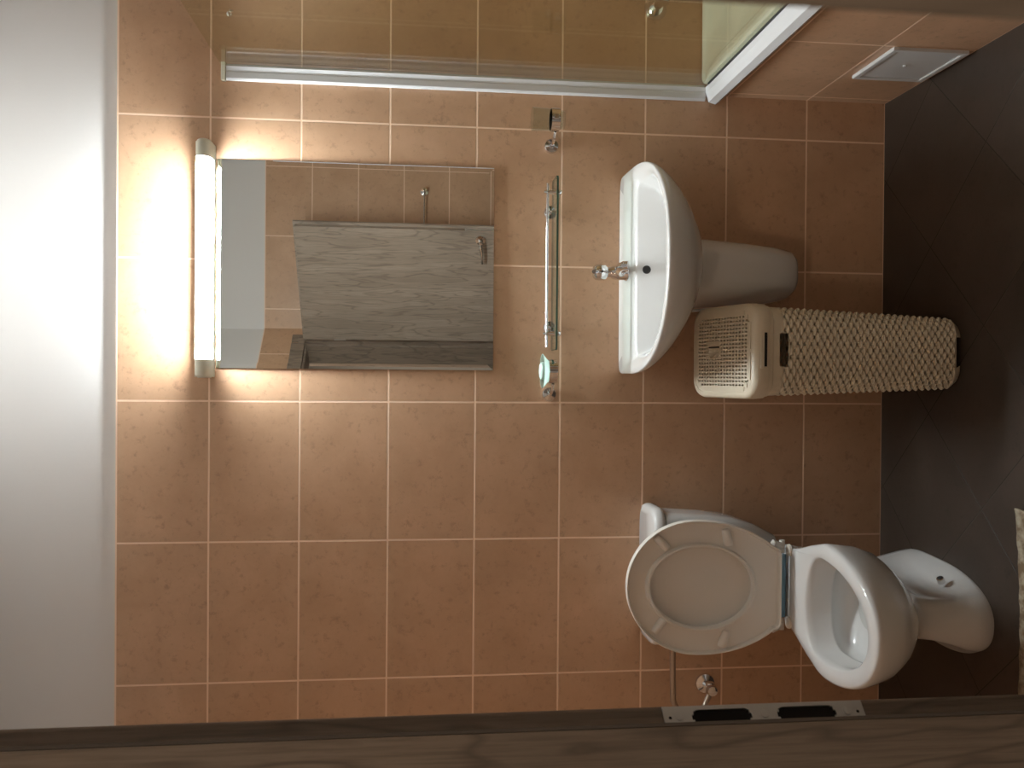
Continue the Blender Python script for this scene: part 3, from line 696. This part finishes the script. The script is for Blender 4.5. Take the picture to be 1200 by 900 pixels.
# seat ring seen from below: raised lips round a shallow channel
MB().loft([eo(.975, .012), eo(1.0, .015), eo(1.0, .037), eo(.992, .040), eo(.976, .039), eo(.958, .0250), ei(1.20, .0230), ei(1.075, .0245), ei(1.045, .0385), ei(1.012, .040), ei(.985, .037), ei(.985, .014), ei(1.02, .012)], closed=True).build('seat', seatm, to, smooth=True, angle=50)
seat_o = C.objects['seat'] if 'seat' in C.objects else None
for x, p, ang in ((.122, .340, 45), (.138, .160, 78), (-.108, .345, -52), (-.142, .166, 108)):
    a0 = math.radians(ang); dx, dp = math.sin(a0), math.cos(a0)
    rs_ = [SP(x+dx*l, p+dp*l, .020) + Vector((0, 0, 0)) for l in (-.024, -.022, 0, .022, .024)]
    q = MB(); ringsb = []
    for l, w_, hh in ((-.024, .006, .006), (-.023, .011, .014), (-.016, .0125, .017), (.016, .0115, .016), (.022, .010, .013), (.023, .005, .005)):
        rr_ = []
        for k in range(16):
            t = 2*PI*k/16; cxx = w_*math.cos(t); hz = hh*max(0, math.sin(t)) if math.sin(t) > 0 else -.001
            rr_.append(SP(x+dx*l+dp*cxx, p+dp*l-dx*cxx, .024+hz))
        ringsb.append(rr_)
    q.loft(ringsb).build('bumper', seatm, seat_o or to, smooth=True, angle=60)
for sx in (-1, 1):
    q = MB(); q.tube([SP(sx*.118, .030, .012), SP(sx*.114, .012, .006), SP(sx*.108, -.001, -.004)], [.011, .009, .008], 14)
    q.tube([(TX-.006+sx*.090, -.225, .416), (TX-.006+sx*.125, -.225, .416)], .008, 16)
    q.lathe((TX-.006+sx*.100, -.245, .402), (0, 0, 1), [(.017, 0), (.016, .005), (.010, .008)], 24)
    q.build('hinge', seatm, to, smooth=True)
MB().tube([(TX-.093, -.226, .4175), (TX+.080, -.226, .4175)], .012, 20).build('blue_light_strip', blue, to, smooth=True)  # rod added as a strip of bluish lamp light on the ceramic ledge
# water supply
hs = empty('stop_valve', (-.85, 0, .555)); tag(hs, 'chrome stop valve on the tiled wall left of the toilet', 'valve')
MB().lathe((-.848, 0, .556), (0, -1, 0), [(.030, 0), (.028, .006), (.012, .012), (.011, .035)], 28).build('wall_flange', chrome, hs, smooth=True)
q = MB(); q.tube([(-.862, -.045, .556), (-.830, -.045, .556)], .012, 16); q.lathe((-.848, -.035, .556), (0, -1, 0), [(.011, 0), (.016, .02), (.017, .032), (.014, .038), (.004, .040)], 20)
q.build('valve_body', chrome, hs, smooth=True)
hp_ = MB(); hp_.tube([(-.6755, -.12, .694), (-.69, -.12, .694), (-.73, -.118, .693), (-.80, -.112, .690), (-.86, -.10, .685), (-.91, -.08, .66), (-.925, -.06, .62), (-.905, -.048, .575), (-.862, -.045, .556)], .0085, 12)
tag(hp_.build('supply_hose', bronze, smooth=True), 'braided metal hose running from the toilet tank to the stop valve', 'hose')

# ------------------------------------------------------------ bath mat and wall rail
def mat_weave(name):
    m_ = mat(name, (.52,.42,.30), .95); T = NT(m_)
    ck = T.n('ShaderNodeTexChecker'); mp = T.n('ShaderNodeMapping'); T.link(T.c, mp.inputs[0]); T.link(mp.outputs[0], ck.inputs[0]); ck.inputs['Scale'].default_value = 60
    wv = T.noise(T.c, 35, 3, .6)
    T.link(T.mix(T.ramp(wv, [(.40, 0.0), (.60, 1.0)]), (.40,.34,.25), (.18,.12,.07)), T.b.inputs['Base Color']); T.bump(ck.outputs[1], .5, .002)
    return m_
bmx = empty('bath_mat', (-.52, -.86, 0)); tag(bmx, 'beige and brown patterned bath mat with a fringed edge in front of the toilet', 'bath mat')
q = MB(); r0, r1 = [], []
N1, N2 = 40, 30; vs = []; fs_ = []
for j in range(N2+1):
    for i in range(N1+1):
        x = -.80+.572*i/N1; y = -1.007+.365*j/N2
        e_ = min(1, (N1-i)/5)*min(1, (N2-j)/5)
        y += .012*(i/N1)**3*(j/N2) - .010*math.sin(PI*i/N1)*(j/N2)
        vs.append((x+.0015*math.sin(j*1.1), y+.0015*math.sin(i*1.3), .010+.003*(1-e_)+.0008*math.sin(i*2.1+j)))
for j in range(N2):
    for i in range(N1): k = j*(N1+1)+i; fs_.append((k, k+1, k+N1+2, k+N1+1))
q.add(vs, fs_); o = q.build('pile', mat_weave('patterned_mat_weave'), bmx, smooth=True); s_ = o.modifiers.new('solid', 'SOLIDIFY'); s_.thickness = .008; s_.offset = -1
q = MB()
for k in range(70):
    x = -.795+.56*k/69; i_ = (x+.80)/.572
    y = -.642 + .012*i_**3 - .010*math.sin(PI*i_)
    q.tube([(x, y-.004, .009), (x+random.uniform(-.002,.002), y+.006, .007), (x+random.uniform(-.003,.003), y+.014+random.uniform(-.003,.003), .0035)], .0022, 6)
f_ = q.build('fringe', mat('cream_cotton_fringe', (.66,.58,.44), .95), bmx, smooth=True); f_['kind'] = 'stuff'
T = NT(bpy.data.materials['cream_cotton_fringe']); T.bump(T.noise(T.c, 300, 2), .3, .001)

tr = empty('towel_rail', (.86, YF+.012, 1.40)); tag(tr, 'thin towel rail on the wall opposite, visible only in the mirror beside the open door', 'towel rail')
for x in (1.125, .56):
    MB().lathe((x, YF+.0125, 1.40), (0, 1, 0), [(.022, 0), (.021, .008), (.009, .011), (.009, .06), (.011, .066), (.004, .068)], 24).build('bracket', chrome, tr, smooth=True)
MB().tube([(.55, YF+.068, 1.40), (1.135, YF+.068, 1.40)], .004, 14).build('bar', chrome, tr, smooth=True)
